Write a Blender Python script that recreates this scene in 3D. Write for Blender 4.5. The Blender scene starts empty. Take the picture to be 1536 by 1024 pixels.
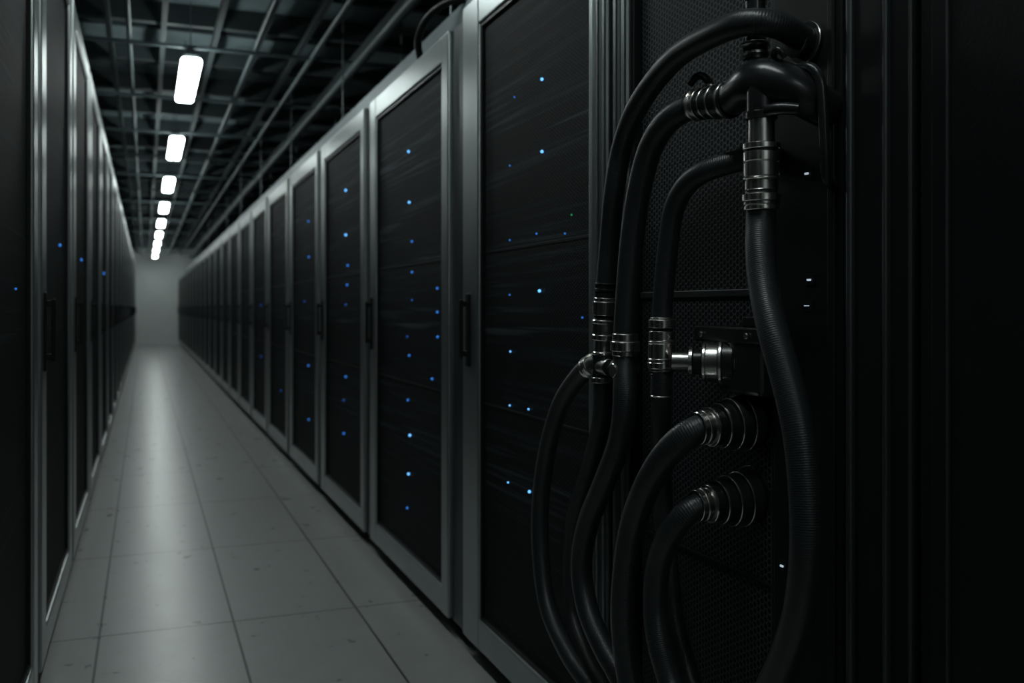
import bpy, bmesh, math, random
from mathutils import Vector, Matrix
random.seed(4)
S=bpy.context.scene
COL=S.collection

# ---------------------------------------------------------------- materials
def newmat(name):
    m=bpy.data.materials.new(name); m.use_nodes=True
    nt=m.node_tree; b=nt.nodes['Principled BSDF']
    return m,nt,b
def N(nt,t,**kw):
    n=nt.nodes.new(t)
    for k,v in kw.items(): setattr(n,k,v)
    return n
def math_n(nt,op,a,b=None,c=None):
    n=nt.nodes.new('ShaderNodeMath'); n.operation=op
    for i,x in enumerate((a,b,c)):
        if x is None: continue
        if isinstance(x,(int,float)): n.inputs[i].default_value=x
        else: nt.links.new(x,n.inputs[i])
    return n.outputs[0]
def ramp(nt,fac,stops):
    r=nt.nodes.new('ShaderNodeValToRGB')
    el=r.color_ramp.elements
    while len(el)<len(stops): el.new(0.5)
    for e,(p,c) in zip(el,stops):
        e.position=p; e.color=(*c,1)
    nt.links.new(fac,r.inputs[0]); return r.outputs[0]
def noise(nt,vec,scale,detail=3,mapscale=None):
    if mapscale:
        mp=nt.nodes.new('ShaderNodeMapping'); mp.inputs['Scale'].default_value=mapscale
        nt.links.new(vec,mp.inputs['Vector']); vec=mp.outputs[0]
    n=nt.nodes.new('ShaderNodeTexNoise'); n.inputs['Scale'].default_value=scale; n.inputs['Detail'].default_value=detail
    nt.links.new(vec,n.inputs['Vector']); return n.outputs[0]
def bump(nt,b,h,strength,dist):
    bp=nt.nodes.new('ShaderNodeBump'); bp.inputs['Strength'].default_value=strength; bp.inputs['Distance'].default_value=dist
    nt.links.new(h,bp.inputs['Height']); nt.links.new(bp.outputs[0],b.inputs['Normal'])

def simple(name,col,rough=.5,metal=0.,var=.15,nscale=8,bmp=0,bscale=200,spec=.5,mapscale=None):
    m,nt,b=newmat(name)
    tc=N(nt,'ShaderNodeTexCoord')
    f=noise(nt,tc.outputs['Object'],nscale,4,mapscale)
    c=ramp(nt,f,[(.3,tuple(x*(1-var) for x in col)),(.7,tuple(min(1,x*(1+var)) for x in col))])
    nt.links.new(c,b.inputs['Base Color'])
    b.inputs['Roughness'].default_value=rough; b.inputs['Metallic'].default_value=metal
    b.inputs['Specular IOR Level'].default_value=spec
    if bmp:
        bump(nt,b,noise(nt,tc.outputs['Object'],bscale,2),bmp,.001)
    return m

def hexpat(nt,tc,pitch):
    sp=N(nt,'ShaderNodeSeparateXYZ'); nt.links.new(tc.outputs['Object'],sp.inputs[0])
    y,z=sp.outputs['Y'],sp.outputs['Z']
    k=2*math.pi/(pitch*.866)
    out=None
    for ang in (0,60,120):
        ca,sa=math.cos(math.radians(ang))*k,math.sin(math.radians(ang))*k
        p=math_n(nt,'ADD',math_n(nt,'MULTIPLY',y,ca),math_n(nt,'MULTIPLY',z,sa))
        w=math_n(nt,'COSINE',p)
        out=w if out is None else math_n(nt,'ADD',out,w)
    return out   # -1.5 .. 3

def mesh_door_mat(name,pitch,web,hole,streak,stk=1.0,spec=.1):
    m,nt,b=newmat(name)
    tc=N(nt,'ShaderNodeTexCoord')
    h=hexpat(nt,tc,pitch)
    hole_m=ramp(nt,math_n(nt,'MULTIPLY_ADD',h,.2222,.3333),[(.10,(1,1,1)),(.30,(0,0,0))])
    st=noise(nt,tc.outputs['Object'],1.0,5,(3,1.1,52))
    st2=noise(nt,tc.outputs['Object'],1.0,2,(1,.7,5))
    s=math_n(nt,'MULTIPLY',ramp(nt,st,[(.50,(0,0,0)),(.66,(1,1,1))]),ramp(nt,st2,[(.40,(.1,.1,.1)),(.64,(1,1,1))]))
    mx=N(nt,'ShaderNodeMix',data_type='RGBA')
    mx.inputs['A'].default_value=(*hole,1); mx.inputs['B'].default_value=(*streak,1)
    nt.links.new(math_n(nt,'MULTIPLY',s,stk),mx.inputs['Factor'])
    mx2=N(nt,'ShaderNodeMix',data_type='RGBA')
    nt.links.new(hole_m,mx2.inputs['Factor'])
    nt.links.new(mx.outputs['Result'],mx2.inputs['A']); mx2.inputs['B'].default_value=(*web,1)
    nt.links.new(mx2.outputs['Result'],b.inputs['Base Color'])
    b.inputs['Roughness'].default_value=.6
    b.inputs['Specular IOR Level'].default_value=spec
    bump(nt,b,math_n(nt,'ADD',hole_m,math_n(nt,'MULTIPLY',s,.6)),.5,.002)
    return m

M={}
M['frame']=simple('brushed_frame_metal',(.37,.41,.41),.32,.85,.08,3,.15,1,.5)
M['post']=simple('post_metal',(.075,.085,.088),.40,.7,.12,3)
M['body']=simple('cabinet_black',(.005,.006,.007),.5,0,.2,5,spec=.25)
M['plinth']=simple('plinth_black',(.004,.005,.006),.7,0,.2,5,spec=.2)
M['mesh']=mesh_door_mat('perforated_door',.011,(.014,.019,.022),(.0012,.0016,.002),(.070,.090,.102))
M['meshL']=mesh_door_mat('perforated_door_fine',.010,(.012,.016,.017),(.002,.003,.003),(.030,.038,.040))
M['meshU']=mesh_door_mat('honeycomb_panel',.0125,(.044,.055,.060),(.001,.002,.002),(.004,.005,.005),.2,.2)
M['handle']=simple('handle_black',(.008,.009,.010),.38,.1,.1,5,spec=.3)
M['rail']=simple('dark_rail',(.15,.17,.175),.34,.85,.1,4)
M['leather']=simple('side_panel_black',(.004,.005,.006),.55,.0,.2,30,.5,160,.2)
M['chrome']=simple('nickel_fitting',(.92,.89,.85),.22,1,.08,30)
M['chromed']=simple('dark_nickel',(.58,.57,.55),.27,1,.12,30)
M['blackfit']=simple('black_fitting',(.016,.018,.019),.26,.2,.2,20,.15,120)
M['ceil']=simple('ceiling_deck',(.15,.20,.215),.8,0,.35,2)
M['joist']=simple('joist_paint',(.05,.065,.07),.6,0.1,.2,2)
M['pipe']=simple('ceiling_pipe_paint',(.11,.145,.155),.45,.3,.2,2)
M['tray']=simple('tray_metal',(.18,.21,.22),.45,.6,.15,2)
M['wall']=simple('wall_paint',(.76,.80,.79),.7,0,.04,1.5)
M['dwall']=simple('wall_dark_paint',(.05,.06,.065),.8,0,.1,1.5)

def emis(name,col,s):
    m,nt,b=newmat(name)
    b.inputs['Base Color'].default_value=(*col,1)
    b.inputs['Emission Color'].default_value=(*col,1); b.inputs['Emission Strength'].default_value=s
    return m
M['led_hi']=emis('led_bright',(.14,.48,1),2.4)
M['led_mid']=emis('led_mid',(.04,.26,.95),.8)
M['led_lo']=emis('led_dim',(.02,.14,.6),.35)
M['led_gr']=emis('led_green',(.03,.5,.2),.5)
M['led_wh']=emis('led_white',(.7,.85,1),.7)
M['lamp']=emis('lamp_diffuser',(.90,1,.98),24)

def hose_mat():
    m,nt,b=newmat('ribbed_rubber')
    tc=N(nt,'ShaderNodeTexCoord')
    sp=N(nt,'ShaderNodeSeparateXYZ'); nt.links.new(tc.outputs['UV'],sp.inputs[0])
    w=math_n(nt,'SINE',math_n(nt,'MULTIPLY',sp.outputs['X'],2*math.pi/.0036))
    w2=math_n(nt,'SINE',math_n(nt,'ADD',math_n(nt,'MULTIPLY',sp.outputs['X'],2*math.pi/.009),math_n(nt,'MULTIPLY',sp.outputs['Y'],2*math.pi*14)))
    h=math_n(nt,'ADD',w,math_n(nt,'MULTIPLY',w2,.35))
    c=ramp(nt,math_n(nt,'MULTIPLY_ADD',h,.35,.5),[(.0,(.012,.015,.016)),(1,(.022,.027,.029))])
    nt.links.new(c,b.inputs['Base Color'])
    f=noise(nt,tc.outputs['Object'],25,4)
    r=nt.nodes.new('ShaderNodeMapRange'); nt.links.new(f,r.inputs[0]); r.inputs[3].default_value=.32; r.inputs[4].default_value=.48
    nt.links.new(r.outputs[0],b.inputs['Roughness'])
    bump(nt,b,h,.2,.0006)
    return m
M['hose']=hose_mat()

def floor_mat():
    m,nt,b=newmat('raised_floor_tile')
    tc=N(nt,'ShaderNodeTexCoord'); sp=N(nt,'ShaderNodeSeparateXYZ'); nt.links.new(tc.outputs['Object'],sp.inputs[0])
    def line(o,off,p,hw):
        q=math_n(nt,'FRACT',math_n(nt,'ADD',math_n(nt,'DIVIDE',math_n(nt,'SUBTRACT',o,off),p),100.5))
        dd=math_n(nt,'MULTIPLY',math_n(nt,'ABSOLUTE',math_n(nt,'SUBTRACT',q,.5)),p)
        return math_n(nt,'LESS_THAN',dd,hw)
    l=math_n(nt,'MAXIMUM',line(sp.outputs['X'],.315,.472,.0045),line(sp.outputs['Y'],3.77,1.19,.005))
    f=noise(nt,tc.outputs['Object'],9,6)
    g=noise(nt,tc.outputs['Object'],140,3)
    mixf=math_n(nt,'ADD',math_n(nt,'MULTIPLY',f,.6),math_n(nt,'MULTIPLY',g,.4))
    c=ramp(nt,mixf,[(.3,(.33,.345,.335)),(.7,(.40,.415,.405))])
    mx=N(nt,'ShaderNodeMix',data_type='RGBA'); nt.links.new(l,mx.inputs['Factor']); nt.links.new(c,mx.inputs['A']); mx.inputs['B'].default_value=(.05,.055,.055,1)
    nt.links.new(mx.outputs['Result'],b.inputs['Base Color'])
    rr=ramp(nt,f,[(.3,(.27,.27,.27)),(.7,(.32,.32,.32))])
    nt.links.new(rr,b.inputs['Roughness'])
    b.inputs['Specular IOR Level'].default_value=.9
    bump(nt,b,math_n(nt,'SUBTRACT',math_n(nt,'MULTIPLY',g,.1),l),.3,.002)
    return m
M['floor']=floor_mat()

# ---------------------------------------------------------------- mesh builder
class MB:
    def __init__(s): s.bm=bmesh.new(); s.uv=s.bm.loops.layers.uv.new('UVMap'); s.mats=[]
    def mi(s,k):
        if k not in s.mats: s.mats.append(k)
        return s.mats.index(k)
    def box(s,x0,x1,y0,y1,z0,z1,mat,bev=0,rot=None,seg=2):
        n0=set(s.bm.faces)
        c=Vector(((x0+x1)/2,(y0+y1)/2,(z0+z1)/2))
        mtx=Matrix.Translation(c)@(rot.to_4x4() if rot else Matrix())@Matrix.Diagonal((abs(x1-x0),abs(y1-y0),abs(z1-z0),1))
        r=bmesh.ops.create_cube(s.bm,size=1,matrix=mtx)
        if bev:
            ed=list({e for v in r['verts'] for e in v.link_edges})
            bmesh.ops.bevel(s.bm,geom=ed,offset=bev,segments=seg,affect='EDGES',profile=.5)
        i=s.mi(mat)
        for f in s.bm.faces:
            if f not in n0: f.material_index=i; 
        return s
    def lathe(s,p0,direction,prof,mat,n=40,smooth=True):
        d=Vector(direction).normalized(); up=Vector((0,0,1)) if abs(d.z)<.9 else Vector((1,0,0))
        a=d.cross(up).normalized(); b=d.cross(a)
        p0=Vector(p0); rings=[]
        for q in prof:
            t,r=q[0],q[1]
            rings.append([s.bm.verts.new(p0+d*t+(a*math.cos(2*math.pi*k/n)+b*math.sin(2*math.pi*k/n))*max(r,1e-4)) for k in range(n)])
        for j in range(len(rings)-1):
            mm=prof[j+1][2] if len(prof[j+1])>2 else mat
            i=s.mi(mm)
            for k in range(n):
                f=s.bm.faces.new((rings[j][k],rings[j][(k+1)%n],rings[j+1][(k+1)%n],rings[j+1][k]))
                f.material_index=i; f.smooth=smooth
        for rg in (rings[0],rings[-1]):
            f=s.bm.faces.new(rg); f.material_index=s.mi(mat)
        for rg in rings:          # crisp machined shoulders
            for k in range(n):
                e=s.bm.edges.get((rg[k],rg[(k+1)%n]))
                if e: e.smooth=False
        return s
    def tube(s,pts,r,mat,n=20,step=.008,rad=None):
        P=[Vector(p) for p in pts]
        Q=[P[0]*2-P[1]]+P+[P[-1]*2-P[-2]]
        out=[]; rr=[]
        for i in range(1,len(Q)-2):
            p0,p1,p2,p3=Q[i-1:i+3]
            m=max(2,int((p2-p1).length/step))
            for k in range(m):
                t=k/m
                out.append(.5*((2*p1)+(-p0+p2)*t+(2*p0-5*p1+4*p2-p3)*t*t+(-p0+3*p1-3*p2+p3)*t**3))
                if rad: rr.append(rad[i-1]*(1-t)+rad[i]*t)
        out.append(P[-1]); 
        if rad: rr.append(rad[-1])
        for _ in range(6):
            out=[out[0]]+[(out[i-1]+2*out[i]+out[i+1])/4 for i in range(1,len(out)-1)]+[out[-1]]
        T=[(out[min(i+1,len(out)-1)]-out[max(i-1,0)]).normalized() for i in range(len(out))]
        nrm=T[0].orthogonal().normalized(); rings=[]; L=0; Ls=[]
        for i,p in enumerate(out):
            nrm=(nrm-T[i]*nrm.dot(T[i])).normalized(); b=T[i].cross(nrm)
            R=rr[i] if rad else r
            rings.append([s.bm.verts.new(p+(nrm*math.cos(2*math.pi*k/n)+b*math.sin(2*math.pi*k/n))*R) for k in range(n)])
            if i: L+=(p-out[i-1]).length
            Ls.append(L)
        mi=s.mi(mat)
        for j in range(len(rings)-1):
            for k in range(n):
                f=s.bm.faces.new((rings[j][k],rings[j][(k+1)%n],rings[j+1][(k+1)%n],rings[j+1][k]))
                f.material_index=mi; f.smooth=True
                uvs=[(Ls[j],k/n),(Ls[j],(k+1)/n),(Ls[j+1],(k+1)/n),(Ls[j+1],k/n)]
                for lp,u in zip(f.loops,uvs): lp[s.uv].uv=u
        for rg in (rings[0],rings[-1]):
            f=s.bm.faces.new(rg); f.material_index=mi
        return s
    def ball(s,c,r,mat,sub=3):
        n0=set(s.bm.faces)
        bmesh.ops.create_icosphere(s.bm,subdivisions=sub,radius=r,matrix=Matrix.Translation(c))
        i=s.mi(mat)
        for f in s.bm.faces:
            if f not in n0: f.material_index=i; f.smooth=True
        return s
    def mesh(s,name):
        bmesh.ops.recalc_face_normals(s.bm,faces=s.bm.faces[:])
        me=bpy.data.meshes.new(name); s.bm.to_mesh(me); s.bm.free()
        for k in s.mats: me.materials.append(M[k])
        return me
    def obj(s,name,parent=None,loc=(0,0,0)):
        o=bpy.data.objects.new(name,s.mesh(name)); COL.objects.link(o); o.location=loc
        if parent: o.parent=parent
        return o
def empty(name,loc=(0,0,0)):
    e=bpy.data.objects.new(name,None); e.location=loc; COL.objects.link(e); return e

# ---------------------------------------------------------------- room shell
XR,XL=1.03,-.30
YB,YF=-3.2,34.0
HC=3.3
MB().box(-1.6,2.4,YB,YF,-.1,0,'floor').obj('floor')
MB().box(-1.6,2.4,YB,YF,HC,HC+.1,'ceil').obj('ceiling')
MB().box(-1.7,-1.6,YB,YF,-.1,HC+.1,'dwall').obj('wall_left')
MB().box(2.4,2.5,YB,YF,-.1,HC+.1,'dwall').obj('wall_right')
MB().box(-1.7,2.5,YF,YF+.1,-.1,HC+.1,'wall').obj('wall_end')
MB().box(-1.7,2.5,YB-.1,YB,-.1,HC+.1,'wall').obj('wall_back')

# ---------------------------------------------------------------- cabinets
def cabinet_mesh(name,W,H,post=.12,near=.11,far=.13,rail=.10,D=1.02,handle=True,meshmat='mesh',th=.034,endgap=.003):
    b=MB()
    b.box(th+.026,D,.004,W-.004,0,.055,'plinth')
    b.box(th+.011,D,.003,W-.003,.055,H-.01,'body',.004)
    b.box(th,D,.003,W-.003,H-.012,H,'post',.002)
    if post>.02:
        b.box(.018,.06,.004,post-.006,.06,H-.004,'post',.006)
        b.box(.012,.022,.004,.018,.06,H-.004,'post',.003)
    y0,y1=post,W-endgap; z0,z1=.065,H-.006
    b.box(0,th,y0,y0+near,z0,z1,'frame',.007,seg=3)
    b.box(0,th,y1-far,y1,z0,z1,'frame',.007,seg=3)
    b.box(0.001,th,y0+near-.004,y1-far+.004,z1-rail,z1,'frame',.007,seg=3)
    b.box(0.001,th,y0+near-.004,y1-far+.004,z0,z0+rail,'frame',.007,seg=3)
    i=.012
    ya,yb,za,zb=y0+near,y1-far,z0+rail,z1-rail
    b.box(.008,.03,ya-.002,ya+i,za,zb,'handle',.002); b.box(.008,.03,yb-i,yb+.002,za,zb,'handle',.002)
    b.box(.008,.03,ya,yb,zb-i,zb+.002,'handle',.002); b.box(.008,.03,ya,yb,za-.002,za+i,'handle',.002)
    b.box(.018,.026,ya,yb,za,zb,meshmat)
    if meshmat=='mesh':
        for z in (1.385,.885):
            b.box(.0165,.02,ya,yb,z,z+.003,'post'); b.box(.0165,.02,ya,yb,z-.006,z,'body')
    if handle:
        yh=y1-far*.42
        b.box(-.008,.002,yh-.016,yh+.016,1.00,1.25,'handle',.003)
        b.box(-.034,-.022,yh-.009,yh+.009,1.03,1.23,'handle',.004)
        b.box(-.026,-.004,yh-.008,yh+.008,1.035,1.055,'handle',.003)
        b.box(-.026,-.004,yh-.008,yh+.008,1.205,1.225,'handle',.003)
    return b.mesh(name)

def leds(parent,lst,x=.014):
    b=MB()
    for (y,z,kind,r) in lst: b.ball((x,y,z),r,kind,2)
    return b.obj('status_leds',parent)

def add_cab(me,loc,rot=0,ledl=None):
    o=bpy.data.objects.new('server_cabinet',me); COL.objects.link(o)
    o.location=loc; o.rotation_euler=(0,0,rot)
    if ledl: leds(o,ledl)
    return o

HR=2.22
meB=cabinet_mesh('server_cabinet_narrow',1.04,HR+.03,post=.004,near=.03,far=.165,rail=.1)
meA=cabinet_mesh('server_cabinet_wide',1.44,HR,post=.15,near=.085,far=.12)
meC=cabinet_mesh('server_cabinet_row',1.38,HR,post=.13,near=.08,far=.12)
bl=[(2.462,1.846,1),(2.676,1.84,0),(2.462,1.642,1),(2.716,1.638,0),(2.15,1.334,0),(2.502,1.413,0),(2.305,1.399,0),(2.716,1.409,0),(2.48,1.249,1),(2.716,1.241,0),(2.197,1.176,0),(2.71,1.067,.5),(2.716,.901,.5),(2.562,.905,.5),(2.73,.662,.5),(2.556,.665,1)]
def conv(l,y0):
    out=[]
    for y,z,k in l:
        if k==1: out.append((y-y0,z,'led_hi',.0044))
        elif k==.5: out.append((y-y0,z,'led_hi',.0028))
        else: out.append((y-y0,z,'led_mid',.0026))
    return out
lb=conv(bl,2.10); lb.append((2.263-2.10,1.445,'led_gr',.0026))
add_cab(meB,(XR,2.10,0),0,lb)
al=[(3.915,1.866,1),(3.904,1.649,1),(3.86,1.48,.5),(3.86,1.351,.5),(3.49,1.276,.5),(3.49,1.185,.5),(3.86,1.234,0),(3.486,1.09,.5),(3.937,1.078,0),(3.904,.999,.5),(3.559,.924,.5),(3.926,.808,.5),(3.893,.662,1),(3.915,.495,1),(3.937,.346,.5)]
def conv2(l,y0,g=1.0):
    return [(y-y0,z,{1:'led_hi',.5:'led_mid',0:'led_lo'}[k],(.0055 if k==1 else .005)*g) for y,z,k in l]
add_cab(meA,(XR,3.16,0),0,conv2(al,3.16))
cl=[(5.266,1.858,1),(5.266,1.609,1),(5.209,1.436,.5),(5.228,1.329,.5),(5.266,1.219,0),(5.266,.817,.5),(5.323,.681,0),(5.323,.494,.5)]
add_cab(meC,(XR,4.61,0),0,conv2(cl,4.61,1.3))
y=6.0; k=0
while y+1.38<YF-.1:
    l=[]
    if k<4:
        for z in (1.86,1.62,1.2,.8,.5):
            if k==0 or random.random()<.6-.1*k:
                l.append((.66+random.uniform(-.15,.1),z+random.uniform(-.08,.08),'led_mid' if random.random()<.5 else 'led_lo',.007+.001*k))
    add_cab(meC,(XR,y,0),0,l or None)
    y+=1.385; k+=1
HL=2.60
meL=cabinet_mesh('server_cabinet_tall',1.40,HL,post=.10,near=.11,far=.15,D=1.02,th=.06,meshmat='meshL')
def addL(ynear,l=None):
    add_cab(meL,(XL,ynear+1.40,0),math.pi,l)
yy=3.27; j=0
while yy+1.4<YF-.1:
    addL(yy,{0:[(.55,1.448,'led_mid',.006)],1:[(.62,1.454,'led_mid',.007)],3:[(.6,1.48,'led_mid',.010)]}.get(j)); yy+=1.41; j+=1
yy=3.27-1.41
while yy>-2.4:
    addL(yy,[(.5,1.25,'led_mid',.003)] if yy>1 else None); yy-=1.41

# ---------------------------------------------------------------- cooling unit cabinet
CU=empty('cooling_unit',(0,0,0))
HU=2.26
def upright(y0,y1,x0=1.02,H=HU):
    b=MB(); w=y1-y0
    b.box(x0+.012,x0+.12,y0,y1,0,H,'body',.004)
    b.box(x0,x0+.03,y0+w*.12,y0+w*.42,0,H,'rail',.008)
    b.box(x0+.004,x0+.03,y0+w*.62,y0+w*.9,0,H,'rail',.008)
    return b.obj('upright',CU)
upright(1.905,2.005); upright(2.008,2.095)
b=MB(); b.box(1.032,1.14,1.06,1.197,0,HU,'body',.004)
b.box(1.022,1.05,1.184,1.195,0,HU,'post',.004); b.box(1.022,1.05,1.108,1.116,0,HU,'post',.003); b.box(1.026,1.05,1.062,1.068,0,HU,'post',.002)
b.box(1.028,1.04,1.122,1.172,0,HU,'body',.003)
b.obj('upright',CU)
b=MB(); b.box(1.03,2.05,.16,1.05,0,HU,'leather',.006); b.box(1.02,1.034,.17,1.02,.05,HU-.05,'leather',.004)
b.box(1.015,1.03,.985,.988,.05,HU-.05,'post',.001)
b.obj('equipment_cabinet')
yy=.15-1.385
while yy>-2.9:
    add_cab(meC,(XR,yy,0),0,None); yy-=1.385
b=MB()
b.box(1.06,2.05,1.205,1.895,0,HU,'body',.004)
b.box(1.045,1.062,1.40,1.885,1.235,HU-.05,'meshU')
b.box(1.040,1.062,1.40,1.885,1.222,1.236,'post',.002)
b.box(1.045,1.062,1.40,1.885,.06,1.222,'meshU')
b.box(1.040,1.062,1.40,1.885,.70,.706,'body',.001)
b.box(1.036,1.062,1.388,1.402,0.02,HU-.04,'body',.003)
b.box(1.030,1.062,1.21,1.388,.02,HU-.04,'body',.005)
b.box(1.024,1.036,1.225,1.24,.05,HU-.1,'body',.003)
for (yy,z,w,h) in ((1.293,1.424,.008,.003),(1.287,1.247,.008,.003),(1.293,1.204,.010,.0015),(1.359,.754,.007,.003)):
    b.box(1.028,1.031,yy-.010,yy+.010,z-.010,z+.010,'body',.001)
    b.box(1.0255,1.029,yy-w/2,yy+w/2,z-h/2,z+h/2,'led_wh')
b.obj('housing',CU)

# ---------------------------------------------------------------- coolant plumbing
plumb=CU
def hose(pts,r,name):
    return MB().tube(pts,r*.97,'hose',n=32,step=.006).obj(name,plumb)
def ringprof(segs):
    out=[]
    for t0,t1,r,m in segs:
        e=min(.0012,(t1-t0)*.3)
        out+= [(t0,r-e,m),(t0+e,r,m),(t1-e,r,m),(t1,r-e,m)]
    return out
H1=[(1.05,1.295,1.640),(1.015,1.288,1.645),(.98,1.275,1.652),(.945,1.275,1.660),(.915,1.305,1.667),(.905,1.375,1.668),(.905,1.487,1.662),(.91,1.585,1.638),(.91,1.672,1.591),(.92,1.748,1.528),(.92,1.781,1.441),(.93,1.820,1.346),(.93,1.836,1.262),(.93,1.841,1.20)]
hose(H1,.0225,'supply_hose')
H1L=[(.925,1.855,1.078),(.92,1.895,1.072),(.92,1.955,1.044),(.92,2.052,.974),(.92,2.131,.86),(.92,2.177,.721),(.92,2.177,.588),(.92,2.131,.468),(.92,2.021,.399),(.93,1.934,.359),(.96,1.86,.31),(1.05,1.80,.28)]
hose(H1L,.0225,'loop_hose')
H1D=[(.93,1.850,1.08),(.93,1.853,1.036),(.94,1.88,.952),(.95,1.958,.836),(.95,2.04,.701),(.955,2.07,.569),(.95,2.05,.463),(.95,1.98,.405),(.95,1.908,.366),(.97,1.85,.33),(1.05,1.78,.22)]
hose(H1D,.0215,'loop_hose')
H2=[(.935,1.49,1.572),(.92,1.553,1.556),(.92,1.624,1.515),(.92,1.669,1.442),(.92,1.699,1.351),(.92,1.719,1.244),(.92,1.731,1.148),(.92,1.733,1.093),(.91,1.714,1.013),(.91,1.734,.929),(.91,1.801,.835),(.91,1.886,.725),(.91,1.920,.621),(.91,1.886,.534),(.91,1.811,.478),(.92,1.754,.434),(.93,1.715,.385),(.96,1.69,.32),(1.05,1.68,.25)]
hose(H2,.025,'supply_hose')
H3=[(1.03,1.40,1.468),(.99,1.405,1.463),(.965,1.427,1.457),(.94,1.46,1.447),(.93,1.506,1.429),(.93,1.553,1.391),(.93,1.574,1.33),(.93,1.59,1.254),(.93,1.60,1.177),(.93,1.602,1.02),(.96,1.654,.91),(.98,1.681,.797),(.98,1.659,.68),(.98,1.637,.58),(.98,1.591,.504),(.98,1.544,.444),(1.0,1.50,.38),(1.06,1.48,.32)]
hose(H3,.0205,'return_hose')
H4=[(.97,1.464,.99),(.94,1.465,.986),(.91,1.474,.973),(.89,1.502,.942),(.88,1.558,.878),(.88,1.623,.783),(.88,1.655,.678),(.88,1.663,.584),(.89,1.663,.49),(.90,1.646,.417),(.93,1.61,.34),(1.05,1.58,.24)]
hose(H4,.0265,'return_hose')
H5=[(.97,1.47,.85),(.94,1.468,.846),(.91,1.472,.835),(.89,1.495,.798),(.89,1.543,.725),(.89,1.556,.641),(.89,1.538,.572),(.90,1.519,.515),(.90,1.484,.48),(.93,1.44,.42),(1.05,1.41,.36)]
hose(H5,.0235,'return_hose')
H6=[(.93,1.283,1.38),(.93,1.285,1.34),(.92,1.273,1.298),(.91,1.25,1.234),(.90,1.211,1.161),(.90,1.179,1.092),(.90,1.151,1.015),(.90,1.137,.929),(.90,1.135,.841),(.91,1.164,.744),(.92,1.213,.656),(.93,1.269,.571),(.95,1.30,.48),(1.0,1.32,.4),(1.05,1.33,.36)]
hose(H6,.0245,'supply_hose')

def fit(p0,d,segs,name,mat='chrome',n=48):
    return MB().lathe(p0,d,ringprof(segs),mat,n).obj(name,plumb)
fit((.93,1.838,1.255),(0,.014,-.16),[(0,.004,.026,'blackfit'),(.004,.012,.024,'blackfit'),(.012,.018,.026,'blackfit'),(.018,.032,.0235,'blackfit'),(.032,.040,.0255,'chrome'),(.040,.070,.0275,'chromed'),(.072,.078,.0235,'blackfit'),(.080,.088,.028,'chrome'),(.088,.112,.0265,'chromed'),(.112,.124,.0275,'chrome'),(.124,.150,.020,'chromed'),(.150,.162,.0235,'chrome')],'hose_coupling')
fit((.92,1.7305,1.148),(0,.004,-.1),[(0,.016,.0265,'chromed'),(.016,.036,.0305,'chrome'),(.036,.046,.0265,'chromed')],'hose_coupling')
b=MB()
b.lathe((.925,1.81,1.073),(0,1,0),ringprof([(0,.09,.0185,'chromed')]),'blackfit',32)
b.lathe((.93,1.852,1.10),(0,.02,-1),ringprof([(0,.05,.024,'blackfit'),(.05,.062,.026,'chromed')]),'blackfit',32)
b.lathe((.935,1.745,1.071),(0,1,0),ringprof([(0,.008,.022,'chromed'),(.008,.07,.018,'chromed')]),'blackfit',32)
b.lathe((.925,1.733,1.072),(-1,.0,0),ringprof([(-.02,.010,.022,'blackfit'),(.010,.024,.019,'chromed'),(.024,.034,.015,'chrome')]),'chrome',32)
b.lathe((.922,1.880,1.076),(0,.9,-.28),ringprof([(0,.010,.026,'chrome'),(.012,.020,.0245,'chromed'),(.022,.030,.026,'chrome')]),'chrome',32)
b.obj('tee_fitting',plumb)
fit((.93,1.599,1.182),(0,.003,-.16),[(0,.004,.0235,'chromed'),(.004,.020,.0265,'chrome'),(.021,.025,.022,'blackfit'),(.026,.044,.0255,'chromed'),(.045,.049,.027,'chrome'),(.050,.078,.0265,'chrome'),(.079,.083,.0275,'chromed'),(.086,.098,.0275,'chrome'),(.099,.104,.025,'chromed'),(.108,.113,.0225,'blackfit'),(.114,.150,.0215,'chrome'),(.150,.154,.0225,'chromed')],'hose_coupling')
d=Vector((-.10,.085,0))
fit((1.04,1.455,1.10),d,[(0,.03,.045,'blackfit'),(.03,.034,.040,'chromed'),(.036,.056,.042,'blackfit'),(.056,.062,.044,'chrome'),(.064,.086,.036,'chromed'),(.086,.092,.038,'chrome'),(.094,.11,.024,'blackfit'),(.11,.118,.028,'chrome'),(.118,.15,.018,'chromed')],'valve_union','blackfit')
b=MB(); b.box(.985,1.06,1.365,1.575,1.137,1.166,'blackfit',.004); b.box(.99,1.06,1.37,1.50,1.045,1.16,'blackfit',.008)
b.box(1.0,1.06,1.37,1.44,1.166,1.185,'blackfit',.003)
for yy in (1.545,1.40):
    b.lathe((.985,yy,1.151),(-1,0,0),ringprof([(0,.005,.006,'chromed')]),'chromed',16)
b.obj('valve_body',plumb)
for (y,z,s) in ((1.466,.992,1.0),(1.471,.852,.97)):
    fit((1.06,y,z),(-1,0,-.06),[(0,.016,.060*s,'blackfit'),(.016,.040,.050*s,'blackfit'),(.040,.044,.052*s,'chromed'),(.044,.064,.046*s,'blackfit'),(.064,.068,.048*s,'chrome'),(.068,.086,.040*s,'blackfit'),(.086,.090,.041*s,'chrome'),(.091,.106,.034*s,'blackfit'),(.106,.111,.036*s,'chrome'),(.112,.124,.031*s,'chromed'),(.124,.136,.0295*s,'chrome')],'hose_flange','blackfit')
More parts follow.
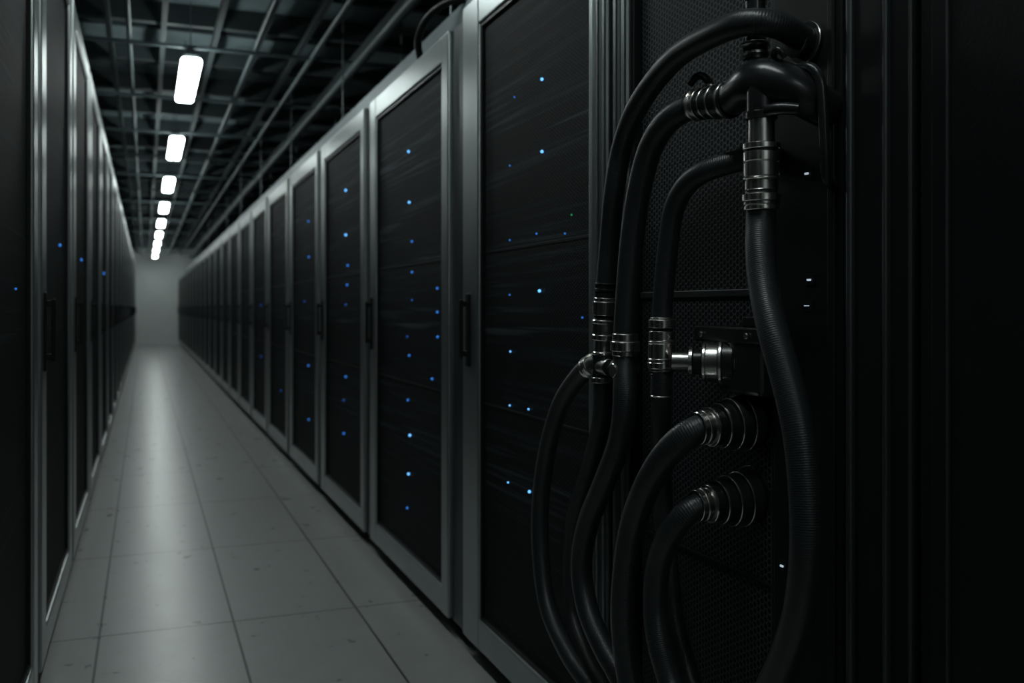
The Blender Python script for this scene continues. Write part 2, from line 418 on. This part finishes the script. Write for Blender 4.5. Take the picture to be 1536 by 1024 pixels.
fit((.93,1.283,1.512),(0,0,-1),[(0,.006,.023,'chromed'),(.006,.046,.021,'chromed'),(.046,.056,.030,'chrome'),(.056,.060,.028,'blackfit'),(.060,.076,.029,'chrome'),(.077,.100,.0285,'chromed'),(.101,.105,.0295,'chrome'),(.106,.122,.0265,'chromed'),(.122,.127,.026,'blackfit'),(.128,.140,.031,'chrome'),(.140,.146,.0285,'chromed'),(.147,.154,.028,'chrome')],'hose_coupling')
b=MB()
b.tube([(.943,1.385,1.560),(.94,1.35,1.567),(.938,1.31,1.572),(.945,1.275,1.566),(.965,1.25,1.55),(1.0,1.24,1.53),(1.05,1.245,1.515)],.03,'blackfit',n=32,rad=[.029,.032,.038,.039,.035,.032,.031])
b.lathe((.93,1.283,1.505),(0,0,1),ringprof([(0,.012,.0255,'blackfit'),(.012,.06,.0235,'blackfit')]),'blackfit',32)
b.lathe((.955,1.335,1.585),(0,-.003,1),ringprof([(-.03,.004,.024,'blackfit'),(.004,.012,.025,'chromed'),(.014,.020,.021,'blackfit'),(.022,.028,.0235,'chromed'),(.030,.036,.021,'blackfit'),(.038,.044,.0235,'chromed'),(.046,.052,.021,'blackfit'),(.054,.060,.0235,'chromed'),(.060,.13,.0165,'blackfit'),(.13,.14,.019,'chromed'),(.14,.20,.0165,'blackfit'),(.20,.21,.024,'blackfit'),(.21,.64,.0165,'blackfit')]),'blackfit',30)
b.tube([(.98,1.255,1.585),(.975,1.235,1.588),(.98,1.215,1.578),(.985,1.205,1.555),(.99,1.203,1.45),(1.0,1.21,1.40),(1.04,1.23,1.39)],.008,'blackfit',n=14)
b.lathe((.938,1.265,1.59),(0,-.2,1),ringprof([(-.02,.012,.007,'blackfit')]),'blackfit',14)
b.tube([(.938,1.262,1.602),(.933,1.254,1.612),(.928,1.242,1.612),(.93,1.232,1.604),(.94,1.236,1.596)],.0055,'blackfit',n=12)
b.tube([(.94,1.445,1.595),(.935,1.452,1.615),(.93,1.462,1.622),(.925,1.48,1.618),(.925,1.49,1.608)],.007,'blackfit',n=12)
b.lathe((.94,1.45,1.58),(0,0,1),ringprof([(-.01,.012,.012,'blackfit'),(.012,.018,.015,'chromed')]),'blackfit',16)
b.tube([(.925,1.26,1.515),(.93,1.235,1.515),(.95,1.215,1.51)],.010,'blackfit',n=12)
b.obj('pipe_manifold',plumb)
fit((.943,1.385,1.560),Vector((-.013,.115,.010)),[(0,.006,.032,'blackfit'),(.006,.012,.033,'chromed'),(.013,.035,.029,'blackfit'),(.035,.040,.031,'chromed'),(.041,.060,.027,'blackfit'),(.060,.064,.029,'chromed'),(.065,.078,.026,'blackfit'),(.078,.083,.029,'chromed'),(.084,.094,.026,'chromed'),(.094,.099,.029,'chrome'),(.100,.108,.0265,'blackfit')],'hose_coupling','blackfit')
fit((1.055,1.296,1.638),Vector((-1,-.1,.1)),[(0,.03,.034,'blackfit'),(.03,.034,.036,'chromed'),(.034,.05,.027,'blackfit'),(.05,.056,.029,'chromed')],'hose_end','blackfit')
fit((1.06,1.40,1.468),Vector((-1,.0,-.05)),[(0,.02,.034,'blackfit'),(.02,.05,.026,'blackfit'),(.05,.058,.028,'chromed'),(.06,.08,.025,'blackfit')],'hose_end','blackfit')

# ---------------------------------------------------------------- ceiling lamps
for k in range(-3,9):
    y=7.35+3.14*k
    b=MB()
    b.box(-.068,.068,-.64,.64,-.035,.02,'lamp',.026,seg=5)
    b.box(-.05,.05,-.60,.60,.02,.045,'pipe',.004)
    for s in (-.5,.5):
        b.lathe((0,s,.04),(0,0,1),[(0,.004),(HC-2.85-.04,.004)],'pipe',8)
    b.obj('ceiling_lamp',None,(.29,y,2.87))

# ---------------------------------------------------------------- ceiling services
b=MB()
for i in range(34):
    yy=YB+.4+i*1.08
    b.box(-1.6,2.4,yy,yy+.07,HC-.14,HC,'joist')
    b.box(-1.6,2.4,yy+.5,yy+.53,HC-.05,HC,'joist')
for xx in (-1.3,-.95,-.6,-.25,.1,.45,.75,1.05,1.5,1.9,2.2):
    b.box(xx,xx+.035,YB,YF,HC-.20,HC-.14,'joist')
b.obj('ceiling_joists')
b=MB()
for xx,zz,r in ((1.42,2.95,.035),(1.12,3.0,.02),(1.75,2.88,.05),(2.1,2.95,.03),(-.55,3.0,.03),(-.9,2.95,.045),(.72,3.02,.016),(-.1,3.02,.016)):
    b.lathe((xx,YB,zz),(0,1,0),[(0,r),(YF-YB,r)],'pipe',16)
for i in range(18):
    yy=3.5+i*1.7
    b.lathe((-1.6,yy,3.0),(1,0,0),[(0,.014),(4.0,.014)],'pipe',10)
b.obj('ceiling_pipes')
b=MB()
for xx in (1.22,1.62): b.box(xx,xx+.02,YB,YF,2.36,2.46,'tray',.004)
for i in range(100):
    yy=YB+.2+i*.36
    if yy<YF-.1: b.box(1.22,1.63,yy,yy+.03,2.37,2.385,'tray')
for i in range(14):
    yy=1.5+i*2.4
    for xx in (1.23,1.63): b.lathe((xx,yy,2.4),(0,0,1),[(0,.006),(HC-2.4,.006)],'tray',8)
tray=b.obj('cable_tray')
b=MB()
for xx,zz,r in ((1.3,2.40,.016),(1.36,2.40,.018),(1.43,2.40,.015),(1.5,2.405,.02)):
    pts=[(xx+random.uniform(-.015,.015),YB+.2+i*1.5,zz+.0) for i in range(25)]
    b.tube(pts,r,'handle',n=8,step=.3)
for yy in (3.05,3.9):
    b.tube([(1.32,yy-.3,2.41),(1.2,yy-.2,2.47),(1.12,yy-.05,2.44),(1.10,yy+.08,2.36),(1.14,yy+.12,2.25)],.016,'handle',n=12,step=.02)
b.obj('cable_bundle',tray)

# ---------------------------------------------------------------- world, camera
w=bpy.data.worlds.new('World'); S.world=w; w.use_nodes=True
w.node_tree.nodes['Background'].inputs[0].default_value=(.3,.45,.5,1); w.node_tree.nodes['Background'].inputs[1].default_value=.01
cam=bpy.data.cameras.new('camera'); co=bpy.data.objects.new('camera',cam); COL.objects.link(co)
co.location=(0,0,1.2); co.rotation_euler=(math.radians(90),0,-math.radians(21.17))
cam.sensor_width=36; cam.lens=1420/1536*36; cam.shift_y=-50/1536
cam.clip_start=.05; cam.clip_end=100
cam.dof.use_dof=True; cam.dof.focus_distance=1.7; cam.dof.aperture_fstop=4
S.camera=co
S.view_settings.view_transform='Standard'
S.view_settings.look='None'
S.view_settings.exposure=-0.45
